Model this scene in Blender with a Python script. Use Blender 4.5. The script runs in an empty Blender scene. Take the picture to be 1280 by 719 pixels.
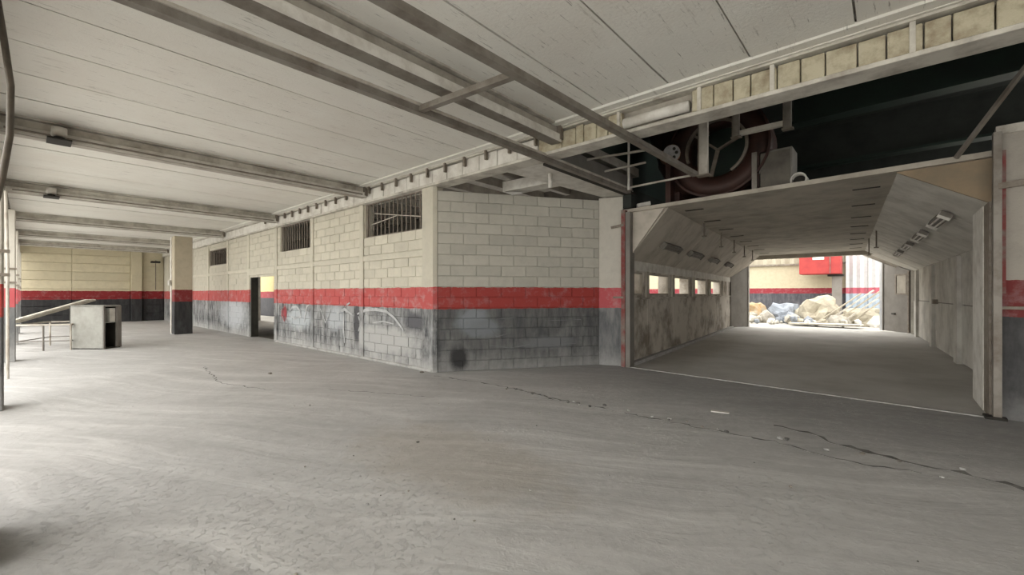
import bpy, bmesh, math, random
from mathutils import Vector, Matrix
random.seed(7)
S = bpy.context.scene
COL = S.collection
R = math.radians
# ---------------------------------------------------------------- camera
cd = bpy.data.cameras.new('camera'); cam = bpy.data.objects.new('camera', cd); COL.objects.link(cam)
cam.location = (0, 0, 1.5); cam.rotation_euler = (R(90), 0, R(41.4))
cd.sensor_width = 36; cd.lens = 36*535/1280; cd.shift_y = 7.5/1280; cd.clip_start = .05; cd.clip_end = 300
S.camera = cam
# ---------------------------------------------------------------- world, exposure
w = bpy.data.worlds.new('sky'); S.world = w; w.use_nodes = True
bg = w.node_tree.nodes['Background']; bg.inputs[0].default_value = (1.0, .975, .93, 1); bg.inputs[1].default_value = 2.0
S.view_settings.view_transform = 'Standard'; S.view_settings.look = 'None'
S.view_settings.exposure = 1.2; S.view_settings.gamma = 1; S.view_settings.use_curve_mapping = False

# ---------------------------------------------------------------- materials
def mat(name):
    m = bpy.data.materials.new(name); m.use_nodes = True
    return m, m.node_tree, m.node_tree.nodes['Principled BSDF']
def N(nt, t, **k):
    n = nt.nodes.new(t)
    for a, b in k.items(): setattr(n, a, b)
    return n
def noise(nt, vec, scale, detail=6, rough=.6, dist=0):
    n = N(nt, 'ShaderNodeTexNoise'); n.inputs['Scale'].default_value = scale; n.inputs['Detail'].default_value = detail
    n.inputs['Roughness'].default_value = rough; n.inputs['Distortion'].default_value = dist
    nt.links.new(vec, n.inputs['Vector']); return n.outputs['Fac']
def ramp(nt, fac, a, b, lo=0, hi=1):
    n = N(nt, 'ShaderNodeMapRange'); n.clamp = True
    n.inputs[1].default_value = a; n.inputs[2].default_value = b; n.inputs[3].default_value = lo; n.inputs[4].default_value = hi
    nt.links.new(fac, n.inputs[0]); return n.outputs[0]
def mix(nt, fac, a, b):
    n = N(nt, 'ShaderNodeMix', data_type='RGBA')
    if isinstance(fac, (int, float)): n.inputs[0].default_value = fac
    else: nt.links.new(fac, n.inputs[0])
    for v, s in ((a, 6), (b, 7)):
        if isinstance(v, tuple): n.inputs[s].default_value = (*v, 1)
        else: nt.links.new(v, n.inputs[s])
    return n.outputs[2]
def mth(nt, op, a, b=0.0):
    n = N(nt, 'ShaderNodeMath', operation=op)
    for i, v in enumerate((a, b)):
        if isinstance(v, (int, float)): n.inputs[i].default_value = v
        else: nt.links.new(v, n.inputs[i])
    return n.outputs[0]
def pos(nt): return N(nt, 'ShaderNodeNewGeometry').outputs['Position']
def vscale(nt, v, s):
    n = N(nt, 'ShaderNodeVectorMath', operation='MULTIPLY'); nt.links.new(v, n.inputs[0]); n.inputs[1].default_value = s
    return n.outputs[0]
def blob(nt, p, c, r, nz, amt=.9):
    n = N(nt, 'ShaderNodeVectorMath', operation='SUBTRACT'); nt.links.new(p, n.inputs[0]); n.inputs[1].default_value = c
    v = vscale(nt, n.outputs[0], (1/r[0], 1/r[1], 1/r[2]))
    l = N(nt, 'ShaderNodeVectorMath', operation='LENGTH'); nt.links.new(v, l.inputs[0])
    d = mth(nt, 'ADD', l.outputs['Value'], mth(nt, 'MULTIPLY', mth(nt, 'SUBTRACT', nz, .5), amt*2))
    return ramp(nt, d, 1.15, .6)
def bump(nt, b, h, strength, dist=.01):
    n = N(nt, 'ShaderNodeBump'); n.inputs['Strength'].default_value = strength; n.inputs['Distance'].default_value = dist
    nt.links.new(h, n.inputs['Height']); nt.links.new(n.outputs[0], b.inputs['Normal'])
def setc(nt, b, c, rough=.85):
    if isinstance(c, tuple): b.inputs['Base Color'].default_value = (*c, 1)
    else: nt.links.new(c, b.inputs['Base Color'])
    b.inputs['Roughness'].default_value = rough
def worn(name, c, c2=None, scale=3, rough=.8, bs=.3, metal=0, lo=.42, hi=.68):
    m, nt, b = mat(name); p = pos(nt)
    if c2 is None: c2 = tuple(v*.6 for v in c)
    f = ramp(nt, noise(nt, p, scale, 8, .65), lo, hi)
    setc(nt, b, mix(nt, f, c, c2), rough); b.inputs['Metallic'].default_value = metal
    bump(nt, b, noise(nt, p, scale*12, 4), bs, .006)
    return m
CREAM = (.62, .585, .485)
def painted(name, wash, cream=CREAM, red=(.40, .040, .038), black=(.052, .054, .057), top=1.62, bot=1.2, blobs=(), under=(.36, .355, .34), vary=.16, low=.30):
    """cream above, red stripe, faded black below: paint bands at real heights, with chalky whitewash wear"""
    m, nt, b = mat(name); p = pos(nt)
    z = N(nt, 'ShaderNodeSeparateXYZ'); nt.links.new(p, z.inputs[0]); z = z.outputs[2]
    zz = mth(nt, 'ADD', z, mth(nt, 'MULTIPLY', mth(nt, 'SUBTRACT', noise(nt, p, 6, 3), .5), .05))
    n1 = noise(nt, p, 1.4, 8, .65); n2 = noise(nt, p, 5, 8, .7); n3 = noise(nt, vscale(nt, p, (3, 3, .7)), 2.2, 7, .7)
    oi = N(nt, 'ShaderNodeObjectInfo').outputs['Random']
    up = mix(nt, ramp(nt, n2, .45, .75, 0, .55), cream, tuple(v*.68 for v in cream))
    up = mix(nt, mth(nt, 'MULTIPLY', oi, vary*2), up, tuple(v*.66 for v in cream))
    rd = mix(nt, ramp(nt, n2, .5, .72, 0, .4+wash*.4), red, tuple(v*.4+.28 for v in red))
    bk = mix(nt, ramp(nt, n3, .38, .68, 0, min(.95, .06+wash*1.1)), black, under)
    bk = mix(nt, ramp(nt, n1, .52, .7, 0, .04+wash*.7), bk, (.46, .46, .45))
    # scuffed base of the wall
    bk = mix(nt, ramp(nt, mth(nt, 'ADD', z, mth(nt, 'MULTIPLY', n2, .5)), .62, .22, 0, low+wash*.55), bk, (.47, .465, .45))
    for c, r, colr in blobs:
        bk = mix(nt, blob(nt, p, c, r, n2, .5), bk, colr)
    c = mix(nt, mth(nt, 'GREATER_THAN', z, mth(nt, 'ADD', bot, mth(nt, 'MULTIPLY', mth(nt, 'SUBTRACT', n2, .5), .05))), bk, rd)
    c = mix(nt, mth(nt, 'GREATER_THAN', zz, top), c, up)
    setc(nt, b, c, .85)
    bump(nt, b, mth(nt, 'ADD', noise(nt, p, 45, 5), mth(nt, 'MULTIPLY', n2, 1.2)), .45, .008)
    return m
M = {}
M['wallA'] = painted('painted_block_long', .92, vary=.22, under=(.42, .43, .43), red=(.46, .085, .08),  blobs=(((-8.3, 5.1, .5), (1.6, 1, .35), (.42, .42, .41)), ((-9.35, 5.1, .75), (.16, .6, .5), (.07, .07, .075)), ((-10.4, 5.1, .9), (.5, 1, .35), (.40, .42, .44)),  # red made paler for the light falling on this wall
                       ((-12.6, 5.1, .8), (.9, 1, .35), (.42, .45, .47)), ((-13.55, 5.1, .95), (.16, .5, .2), (.32, .05, .06)), ((-18.5, 5.1, .75), (1.7, 1, .6), (.48, .50, .52)), ((-7.1, 5.1, .95), (.35, 1, .2), (.10, .10, .11))))
M['wallC'] = painted('painted_block_corner', .28, cream=(.53, .51, .445), vary=.22, red=(.34, .045, .038), black=(.075, .078, .08), blobs=(((-6.05, 5.7, .98), (.34, .34, .30), (.24, .26, .28)), ((-5.95, 5.9, .82), (.4, .4, .2), (.20, .215, .23)), ((-5.2, 7.0, .5), (.5, .7, .14), (.17, .175, .18)), ((-6.2, 5.5, .24), (.15, .22, .26), (.035, .035, .036))))
M['wallP'] = painted('painted_pier', .45, cream=(.60, .57, .50), red=(.48, .09, .10), black=(.11, .115, .12), blobs=())
M['wallR'] = painted('painted_right_pier', .05, cream=(.38, .35, .305), red=(.17, .028, .026), black=(.045, .045, .047), top=1.66, bot=1.22, vary=.05)  # darker cream and red than the block walls
M['wallF'] = painted('painted_far', .02, cream=(.62, .56, .40), red=(.22, .016, .018), black=(.018, .018, .02), top=1.63, bot=1.2, vary=.2, low=.0)
M['wallY'] = painted('painted_yard', .1, cream=(.46, .41, .29), red=(.22, .02, .03), black=(.045, .045, .055), top=1.84, bot=1.5, vary=.03)
M['pillar'] = painted('painted_pillar', .02, cream=(.50, .44, .33), red=(.18, .018, .018), black=(.018, .018, .019), top=1.64, bot=1.2, low=0)
def ceiling_mat():
    m, nt, b = mat('whitewashed_planks'); p = pos(nt)
    n1 = noise(nt, p, .9, 8, .6); n2 = noise(nt, vscale(nt, p, (7, .7, 1)), 1.7, 9, .75)
    oi = N(nt, 'ShaderNodeObjectInfo').outputs['Random']
    c = mix(nt, ramp(nt, n1, .42, .75, 0, .55), (.76, .75, .70), (.64, .60, .54))
    c = mix(nt, mth(nt, 'MULTIPLY', oi, .25), c, (.50, .48, .43))
    c = mix(nt, ramp(nt, n2, .60, .70, 0, .6), c, (.34, .31, .27))
    n4 = noise(nt, vscale(nt, p, (14, 1.0, 1)), 2.6, 6, .8)
    c = mix(nt, ramp(nt, n4, .60, .66, 0, .75), c, (.15, .135, .115))
    setc(nt, b, c, .9); bump(nt, b, mth(nt, 'ADD', n2, noise(nt, p, 30, 5)), .4, .01); return m
M['ceil'] = ceiling_mat()
M['joint'] = worn('dark_joint', (.16, .145, .125), (.5, .48, .43), 4, .9, .3)
def floor_mat():
    m, nt, b = mat('concrete_floor'); p = pos(nt)
    n1 = noise(nt, p, .55, 8, .62, .6); n2 = noise(nt, p, 3.2, 9, .7, .4)
    rot = N(nt, 'ShaderNodeVectorRotate'); nt.links.new(p, rot.inputs['Vector']); rot.inputs['Angle'].default_value = R(-28)
    warp = N(nt, 'ShaderNodeVectorMath', operation='ADD'); nt.links.new(rot.outputs[0], warp.inputs[0])
    nn = N(nt, 'ShaderNodeTexNoise'); nn.inputs['Scale'].default_value = .35; nt.links.new(p, nn.inputs['Vector']); nt.links.new(nn.outputs['Color'], warp.inputs[1])
    st = noise(nt, vscale(nt, warp.outputs[0], (.35, 3.4, 1)), 1.1, 8, .6, .8)
    c = mix(nt, ramp(nt, n1, .35, .68), (.41, .406, .398), (.51, .506, .495))
    c = mix(nt, ramp(nt, st, .50, .70, 0, .75), c, (.62, .615, .60))
    c = mix(nt, ramp(nt, st, .44, .30, 0, .5), c, (.35, .345, .335))
    c = mix(nt, ramp(nt, n2, .56, .74, 0, .5), c, (.33, .322, .31))
    sp = noise(nt, p, 28, 4, .7)
    c = mix(nt, ramp(nt, sp, .66, .74, 0, .45), c, (.60, .59, .56))
    c = mix(nt, ramp(nt, sp, .32, .26, 0, .5), c, (.20, .19, .18))
    # darker tone beyond the crack
    c = mix(nt, mth(nt, 'MULTIPLY', blob(nt, p, (-.6, 9.0, 0), (6.0, 3.9, 3), n1, .12), .6), c, (.235, .234, .23))
    c = mix(nt, mth(nt, 'MULTIPLY', blob(nt, p, (-3.0, 2.6, 0), (1.3, .7, 2), n2, .8), .35), c, (.34, .29, .22))
    n5 = noise(nt, p, 8, 9, .75)
    c = mix(nt, ramp(nt, n5, .50, .68, 0, .30), c, (.62, .615, .60))
    c = mix(nt, ramp(nt, n5, .46, .32, 0, .35), c, (.29, .28, .265))
    setc(nt, b, c, .78)
    ch = noise(nt, p, 17, 8, .72)
    zone = ramp(nt, n1, .44, .60)
    h = mth(nt, 'ADD', mth(nt, 'MULTIPLY', st, 1.2), mth(nt, 'ADD', mth(nt, 'MULTIPLY', mth(nt, 'MULTIPLY', ramp(nt, ch, .52, .72), zone), .55), mth(nt, 'MULTIPLY', sp, .25)))
    bump(nt, b, h, .8, .016); return m
M['floor'] = floor_mat()
M['yardfloor'] = worn('yard_concrete', (.40, .385, .35), (.30, .29, .265), 1, .9, .3)
M['sidefloor'] = worn('pale_bounce_ground', (.66, .65, .61), (.55, .54, .5), 1, .9, .3)  # kept pale so the ground bounces light up to the ceiling
M['passfloor'] = worn('passage_concrete', (.52, .51, .485), (.40, .39, .365), .8, .75, .4)
M['thresh'] = worn('pale_cement', (.44, .435, .42), (.30, .295, .28), 5, .85, .5)
M['crack'] = worn('crack_dark', (.10, .097, .09), (.24, .235, .22), 8, .95, .3)
M['steel'] = worn('grey_brown_steel', (.25, .23, .20), (.16, .135, .11), 4, .55, .2, .35)
M['steel_w'] = worn('whitewashed_steel', (.52, .49, .43), (.33, .29, .24), 4, .7, .2)
M['beam'] = worn('painted_beam', (.60, .575, .51), (.30, .27, .23), 2.5, .8, .3)
M['beam_d'] = worn('dark_beam', (.40, .37, .32), (.26, .235, .20), 3, .8, .3)
M['girder'] = worn('cream_infill', (.50, .46, .34), (.26, .21, .14), 6, .85, .4, 0, .42, .70)
M['dark'] = worn('void_shade', (.022, .026, .022), (.010, .012, .010), 2, .8, .2)  # near-black: shade of the void put into the colour
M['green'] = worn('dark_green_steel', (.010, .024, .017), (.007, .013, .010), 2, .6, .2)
M['brown'] = worn('rust_red_steel', (.05, .020, .014), (.022, .012, .009), 3, .6, .3, .2)
M['bars'] = worn('bar_steel', (.24, .21, .175), (.15, .12, .09), 9, .6, .2, .3)
M['backroom'] = worn('dim_concrete', (.16, .145, .12), (.09, .08, .07), 2, .9, .2)  # darkness of the closed room put into the concrete colour
M['tun'] = worn('passage_precast', (.46, .42, .355), (.30, .27, .225), 1.6, .8, .35)
M['tunL'] = worn('stained_concrete_panel', (.56, .52, .46), (.24, .205, .165), 1.5, .85, .5, 0, .45, .62)
M['tunR'] = worn('pale_concrete_panel', (.62, .60, .55), (.38, .36, .325), 1.3, .85, .4)
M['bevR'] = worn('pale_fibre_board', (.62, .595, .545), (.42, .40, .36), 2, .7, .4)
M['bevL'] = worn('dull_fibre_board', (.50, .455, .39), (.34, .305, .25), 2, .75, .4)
M['white'] = worn('dirty_white', (.70, .68, .63), (.50, .47, .42), 4, .7, .3)
M['slot'] = worn('slot_black', (.03, .027, .022), None, 5, .9, .1)
M['jambred'] = worn('flaking_red_steel', (.20, .04, .036), (.20, .17, .145), 5, .7, .4)
M['gate'] = worn('grey_gate_steel', (.21, .195, .175), (.16, .145, .125), 2, .6, .15, .2)
M['cab'] = worn('grey_cabinet_steel', (.31, .31, .28), (.23, .225, .20), 3, .6, .15, .1)
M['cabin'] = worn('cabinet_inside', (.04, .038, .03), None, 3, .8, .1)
M['wood'] = worn('weathered_board', (.55, .52, .45), (.32, .29, .24), 5, .85, .5)
M['redsheet'] = worn('red_sheet', (.36, .035, .03), (.29, .025, .025), 3, .6, .1)
M['tarp'] = worn('cream_tarp', (.42, .38, .29), (.24, .21, .16), 2.5, .8, .6)
M['tarpb'] = worn('bluish_tarp', (.27, .30, .34), (.13, .135, .15), 2.5, .8, .6)
M['tan'] = worn('tan_sacking', (.36, .24, .12), (.4, .36, .28), 3, .9, .5)
M['rub'] = worn('rubble', (.40, .375, .32), (.22, .20, .17), 4, .95, .5)
M['corr'] = worn('corrugated_white', (.78, .79, .80), (.60, .63, .67), 1, .5, .1)
M['corrc'] = worn('corrugated_cream', (.40, .37, .28), (.28, .25, .19), 1, .5, .1)
M['blue'] = worn('blue_sheet', (.15, .30, .40), (.28, .34, .38), 2, .6, .2)
M['rubber'] = worn('brown_hose', (.15, .13, .105), None, 6, .6, .1)
M['chalk'] = worn('white_paint_stroke', (.50, .51, .51), (.28, .29, .30), 5, .9, .1)
M['chalk2'] = worn('grey_paint_stroke', (.20, .205, .21), (.12, .122, .125), 5, .9, .1)
M['redpaint'] = worn('red_paint_stroke', (.40, .06, .07), (.35, .2, .2), 7, .9, .1)
M['tube'] = worn('lamp_housing', (.20, .185, .16), (.12, .1, .08), 4, .6, .2)
M['tubew'] = worn('lamp_diffuser', (.62, .60, .55), None, 4, .4, .1)
M['orange'] = worn('orange_brown_steel', (.30, .11, .045), (.12, .05, .03), 5, .6, .2)
M['grille'] = worn('grille_grey', (.33, .32, .31), None, 9, .5, .2)

# ---------------------------------------------------------------- mesh helpers
def link(name, me, m, parent=None, loc=(0, 0, 0), rz=0):
    o = bpy.data.objects.new(name, me); COL.objects.link(o)
    if m and not me.materials: me.materials.append(m)
    o.parent = parent
    pl = Vector(parent.get('_w', (0, 0, 0))) if parent else Vector((0, 0, 0))
    o.location = Vector(loc)-pl; o.rotation_euler = (0, 0, rz); o['_w'] = tuple(loc)
    return o
def obj(name, bm, m, parent=None, smooth=False, origin=None):
    """geometry given in world coordinates; origin moved to its base centre"""
    bmesh.ops.recalc_face_normals(bm, faces=bm.faces)
    me = bpy.data.meshes.new(name)
    if origin is None:
        xs = [v.co for v in bm.verts]
        origin = ((min(v.x for v in xs)+max(v.x for v in xs))/2, (min(v.y for v in xs)+max(v.y for v in xs))/2, min(v.z for v in xs))
    bmesh.ops.translate(bm, verts=bm.verts, vec=-Vector(origin))
    bm.to_mesh(me); bm.free()
    if smooth:
        for f in me.polygons: f.use_smooth = True
    return link(name, me, m, parent, origin)
def thing(name, label, cat, loc, group=None):
    o = bpy.data.objects.new(name, None); COL.objects.link(o); o.location = loc; o['_w'] = tuple(loc); o.empty_display_size = .1
    return tag(o, label, cat, group)
def tag(o, label, cat, group=None):
    o['label'] = label; o['category'] = cat
    if group: o['group'] = group
    return o
def struct(o): o['kind'] = 'structure'; return o
def stuff(o): o['kind'] = 'stuff'; return o
def box(bm, x0, x1, y0, y1, z0, z1, bev=0):
    vs = [bm.verts.new((x, y, z)) for z in (z0, z1) for x, y in ((x0, y0), (x1, y0), (x1, y1), (x0, y1))]
    for f in ((3, 2, 1, 0), (4, 5, 6, 7), (0, 1, 5, 4), (1, 2, 6, 5), (2, 3, 7, 6), (3, 0, 4, 7)):
        fc = bm.faces.new([vs[i] for i in f])
    if bev:
        es = set(e for v in vs for e in v.link_edges)
        bmesh.ops.bevel(bm, geom=list(es), offset=bev, segments=1, affect='EDGES', profile=.5)
    return bm
def B(*a, **k): return box(bmesh.new(), *a, **k)
def bar(bm, p, q, w, h, up=(0, 0, 1)):
    """rectangular bar from p to q, w wide and h high"""
    p, q = Vector(p), Vector(q); d = (q-p).normalized(); up = Vector(up)
    if abs(d.dot(up)) > .95: up = Vector((0, 1, 0))
    s = d.cross(up).normalized(); u = s.cross(d)
    r = [[bm.verts.new(c+s*a*w/2+u*b*h/2) for a, b in ((-1, -1), (1, -1), (1, 1), (-1, 1))] for c in (p, q)]
    bm.faces.new(r[0][::-1]); bm.faces.new(r[1])
    for i in range(4): bm.faces.new((r[0][i], r[0][(i+1) % 4], r[1][(i+1) % 4], r[1][i]))
    return bm
def BR(*a, **k): return bar(bmesh.new(), *a, **k)
def tube(bm, pts, r, n=8, cap=True):
    pts = [Vector(p) for p in pts]; rings = []
    for i, p in enumerate(pts):
        d = (pts[min(i+1, len(pts)-1)]-pts[max(i-1, 0)]).normalized()
        a = Vector((0, 0, 1)) if abs(d.z) < .9 else Vector((1, 0, 0))
        s = d.cross(a).normalized(); u = s.cross(d)
        rr = r[i] if isinstance(r, (list, tuple)) else r
        rings.append([bm.verts.new(p+(s*math.cos(t)+u*math.sin(t))*rr) for t in [2*math.pi*k/n for k in range(n)]])
    for a, b in zip(rings, rings[1:]):
        for k in range(n): bm.faces.new((a[k], a[(k+1) % n], b[(k+1) % n], b[k]))
    if cap: bm.faces.new(rings[0][::-1]); bm.faces.new(rings[-1])
    return bm
def T(*a, **k): return tube(bmesh.new(), *a, **k)
def prism(bm, pts, vec):
    vec = Vector(vec); a = [bm.verts.new(p) for p in pts]; b = [bm.verts.new(Vector(p)+vec) for p in pts]
    bm.faces.new(a[::-1]); bm.faces.new(b)
    n = len(a)
    for i in range(n): bm.faces.new((a[i], a[(i+1) % n], b[(i+1) % n], b[i]))
    return bm
class Frame:
    """u runs along the wall from p to q, t goes into the wall (away from its face), z up"""
    def __init__(s, p, q, side=1):
        s.p = Vector((p[0], p[1], 0)); d = Vector((q[0]-p[0], q[1]-p[1], 0)); s.L = d.length; s.d = d.normalized()
        s.n = Vector((-s.d.y, s.d.x, 0))*side; s.a = math.atan2(s.d.y, s.d.x); s.side = side
    def P(s, u, t, z): return s.p+s.d*u+s.n*t+Vector((0, 0, z))
    def box(s, bm, u0, u1, t0, t1, z0, z1):
        a = [s.P(u, t, z0) for u, t in ((u0, t0), (u1, t0), (u1, t1), (u0, t1))]
        return prism(bm, a, (0, 0, z1-z0))
def slab(fr, u0, u1, t0, t1, z0, z1, holes=()):
    """wall slab with rectangular holes, made of boxes"""
    bm = bmesh.new()
    us = sorted({u0, u1, *[h[0] for h in holes], *[h[1] for h in holes]}); us = [u for u in us if u0 <= u <= u1]
    zs = sorted({z0, z1, *[h[2] for h in holes], *[h[3] for h in holes]}); zs = [z for z in zs if z0 <= z <= z1]
    for a, b in zip(us, us[1:]):
        run = None
        for c, d in zip(zs, zs[1:]):
            um, zm = (a+b)/2, (c+d)/2
            if any(h[0] < um < h[1] and h[2] < zm < h[3] for h in holes): 
                if run: fr.box(bm, a, b, t0, t1, *run); run = None
            else: run = (run[0], d) if run else (c, d)
        if run: fr.box(bm, a, b, t0, t1, *run)
    return bm
_blk = bmesh.new(); box(_blk, -.5, .5, 0, 1, 0, 1, 0)
unit = bpy.data.meshes.new('block_shape')
def make_unit():
    bm = bmesh.new(); box(bm, -.245, .245, 0, .04, 0, .19, .006); bmesh.ops.recalc_face_normals(bm, faces=bm.faces)
    bm.to_mesh(unit); bm.free()
make_unit(); _blk.free()
def courses(fr, u0, u1, z0, z1, holes=(), face=0.0, parent=None, material=None, joined=None, L=.5, H=.204, seed=0):
    """block courses in running bond; each block its own object, or all in `joined`"""
    rnd = random.Random(seed); k = 0; z = z0
    me = unit.copy(); me.materials.append(material)
    while z < z1-.05:
        zt = min(z+H, z1); off = (k % 2)*L/2
        # free intervals of the course
        cuts = [(u0, u1)]
        for h in holes:
            if h[2] < z+H*.5 < h[3]:
                cuts = [c for a, b in cuts for c in ((a, min(b, h[0])), (max(a, h[1]), b)) if c[1]-c[0] > .06]
        for a, b in cuts:
            e = [a]; u = a-off+L
            while u < b-.07:
                if u > a+.07: e.append(u)
                u += L
            e.append(b)
            for p, q in zip(e, e[1:]):
                c = (p+q)/2; ln = q-p-.012; fo = face+rnd.uniform(-.003, .004)
                if joined is not None: fr.box(joined, p+.006, q-.006, fo, fo+.03, z+.006, zt-.006)
                else:
                    o = link('block', me, None, parent, fr.P(c, fo, z+.006), fr.a if fr.side > 0 else fr.a+math.pi)
                    o.scale = (ln/.49, 1, (zt-z-.012)/.19)
        z += H; k += 1
def patch(fr, name, pts, width, m, parent, t=-.016):
    """a painted stroke lying on the wall face"""
    bm = bmesh.new(); L = [fr.P(u, t, z) for u, z in pts]; up = []
    for i, p in enumerate(L):
        d = (L[min(i+1, len(L)-1)]-L[max(i-1, 0)]).normalized(); s = d.cross(fr.n).normalized()
        wv = width*(.5 if i in (0, len(L)-1) else 1)*(.8+.4*random.random())
        up.append((bm.verts.new(p+s*wv/2), bm.verts.new(p-s*wv/2), bm.verts.new(p+s*wv/2+fr.n*.003), bm.verts.new(p-s*wv/2+fr.n*.003)))
    for a, b in zip(up, up[1:]):
        for i, j in ((0, 1), (1, 3), (3, 2), (2, 0)): bm.faces.new((a[i], a[j], b[j], b[i]))
    bm.faces.new([up[0][i] for i in (0, 1, 3, 2)]); bm.faces.new([up[-1][i] for i in (0, 1, 3, 2)])
    return obj(name, bm, m, parent)

# ================================================================ FLOOR
floor = struct(obj('floor', B(-31.2, 9, -1.0, 5.32, -.2, 0), M['floor'])); floor['label'] = 'dusty grey concrete floor of the hall'
b = bmesh.new(); prism(b, [(-6.9, 5.32, -.2), (9, 5.32, -.2), (9, 7.72, -.2), (.95, 7.72, -.2), (-4.1, 8.18, -.2), (-5.0, 8.18, -.2)], (0, 0, .2))
obj('floor_bay', b, M['floor'], floor)
obj('floor_back', B(-4.5, 9, -3.0, -1.0, -.2, 0), M['floor'], floor)
b = bmesh.new(); prism(b, [(-4.1, 8.18, -.2), (.95, 7.72, -.2), (1.7, 8, -.2), (1.0, 21.9, -.2), (-5.6, 21.9, -.2), (-4.5, 8.18, -.2)], (0, 0, .195))
pf = struct(obj('floor', b, M['passfloor'])); pf['label'] = 'dim concrete floor of the covered passage'
yf = struct(obj('floor', B(-45, 14, 21.92, 33, -.25, -.05), M['yardfloor'])); yf['label'] = 'bright concrete ground of the yard beyond the passage'
obj('ground', B(-45, -5.9, 8.62, 21.9, -.25, -.02), M['yardfloor'], yf)
obj('ground', B(1.9, 14, 8.5, 21.9, -.25, -.05), M['yardfloor'], yf)
bf = struct(obj('floor', B(-31, -6.95, 5.34, 8.6, -.2, -.01), M['backroom'])); bf['label'] = 'floor of the room behind the block wall, darkened as shade'
obj('ground', B(-4.6, 14, -26, -3.0, -.25, -.03), M['sidefloor'], yf)  # unseen ground behind the camera, pale to bounce light
sf = struct(obj('floor', B(-48, -4.6, -26, -1.02, -.3, -.03), M['sidefloor'])); sf['label'] = 'ground outside the open side of the hall, pale to bounce light'
# threshold strip at the mouth of the passage
b = bmesh.new(); prism(b, [(-4.08, 8.10, -.004), (.9, 7.66, -.004), (.9, 7.72, -.004), (-4.08, 8.16, -.004)], (0, 0, .016)); th = obj('threshold_strip', b, M['thresh'], floor); th['label'] = 'pale cement strip across the passage mouth'
def crack(pts, w, name='crack'):
    b = bmesh.new(); P = []
    for (a, c) in zip(pts, pts[1:]):
        n = max(2, int(math.dist(a, c)/.07))
        for i in range(n): P.append(Vector((a[0]+(c[0]-a[0])*i/n, a[1]+(c[1]-a[1])*i/n, 0)))
    P.append(Vector((*pts[-1], 0))); prev = None
    for i, p in enumerate(P):
        q = p+Vector((random.uniform(-.025, .025), random.uniform(-.035, .035), 0)); ww = w*random.uniform(.0, 1.0)**1.6+.004
        cur = [b.verts.new(q+Vector((0, s*ww/2, z))) for s, z in ((-1, -.01), (1, -.01), (1, .0025), (-1, .0025))]
        if prev:
            for k in range(4): b.faces.new((prev[k], prev[(k+1) % 4], cur[(k+1) % 4], cur[k]))
        prev = cur
    return obj(name, b, M['crack'], floor)
crack([(-6.2, 4.92), (-5.2, 5.06), (-4.25, 5.08), (-3.6, 4.98), (-2.97, 4.99), (-2.3, 4.96), (-1.46, 4.97), (-.9, 5.02), (-.3, 4.85), (.2, 4.95)], .035)
crack([(-1.0, 5.62), (-.66, 5.55), (-.44, 5.38), (-.06, 5.21), (.45, 5.17), (.78, 5.08), (1.4, 5.0)], .10)
crack([(-4.4, 5.12), (-3.9, 5.02), (-3.55, 4.95)], .07)
crack([(-10.5, 2.4), (-8.4, 2.15), (-7.2, 2.5)], .02)
crack([(-6.6, 3.1), (-5.6, 3.6), (-4.9, 3.9)], .016)

# ================================================================ CEILING (precast planks between steel beams)
ceil = struct(obj('ceiling', B(-31.2, 9, -.9, 5.35, 3.935, 4.1), M['joint'])); ceil['label'] = 'whitewashed precast plank ceiling with dark joints'
BX = [1.45, -3.57, -8.84, -13.95, -19.2, -24.4, -29.0]
def plank_run(xa, xb):
    n = max(1, round((xa-xb)/.85)); st = (xa-xb)/n
    for i in range(n):
        x0 = xb+i*st; g = random.choice((.003, .006, .010, .004)); dz = random.uniform(-.006, .006)
        b = bmesh.new()
        # slightly ragged long edges
        m_ = 9; L = [(x0+g+random.uniform(0, .008), -.3+i_*(5.0+.3)/(m_-1)) for i_ in range(m_)]
        Rr = [(x0+st-g-random.uniform(0, .008), -.3+i_*(5.0+.3)/(m_-1)) for i_ in range(m_)]
        lo = [[b.verts.new((x, y, 3.90+dz)) for x, y in s] for s in (L, Rr)]; hi = [[b.verts.new((x, y, 3.936)) for x, y in s] for s in (L, Rr)]
        for k in range(m_-1):
            b.faces.new((lo[0][k], lo[1][k], lo[1][k+1], lo[0][k+1])); b.faces.new((hi[0][k], hi[0][k+1], hi[1][k+1], hi[1][k]))
            b.faces.new((lo[0][k], lo[0][k+1], hi[0][k+1], hi[0][k])); b.faces.new((lo[1][k], hi[1][k], hi[1][k+1], lo[1][k+1]))
        for k in (0, -1): b.faces.new((lo[0][k], lo[1][k], hi[1][k], hi[0][k]))
        obj('plank', b, M['ceil'], ceil)
ed = [8.9]+BX
for a, c in zip(ed, ed[1:]): plank_run(a, c)
plank_run(-29.0, -31.0)
# unseen roof behind the viewpoint, cut short to let sky light in
struct(obj('ceiling', B(-4.4, 9, -3.2, -.9, 3.9, 4.1), M['ceil']))['label'] = 'unseen whitewashed ceiling behind the camera, cut short for light'
# plaster edge strip along the girder
obj('edge_strip', B(-31, 9, 4.86, 5.04, 3.872, 3.91), M['ceil'], ceil)

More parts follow.
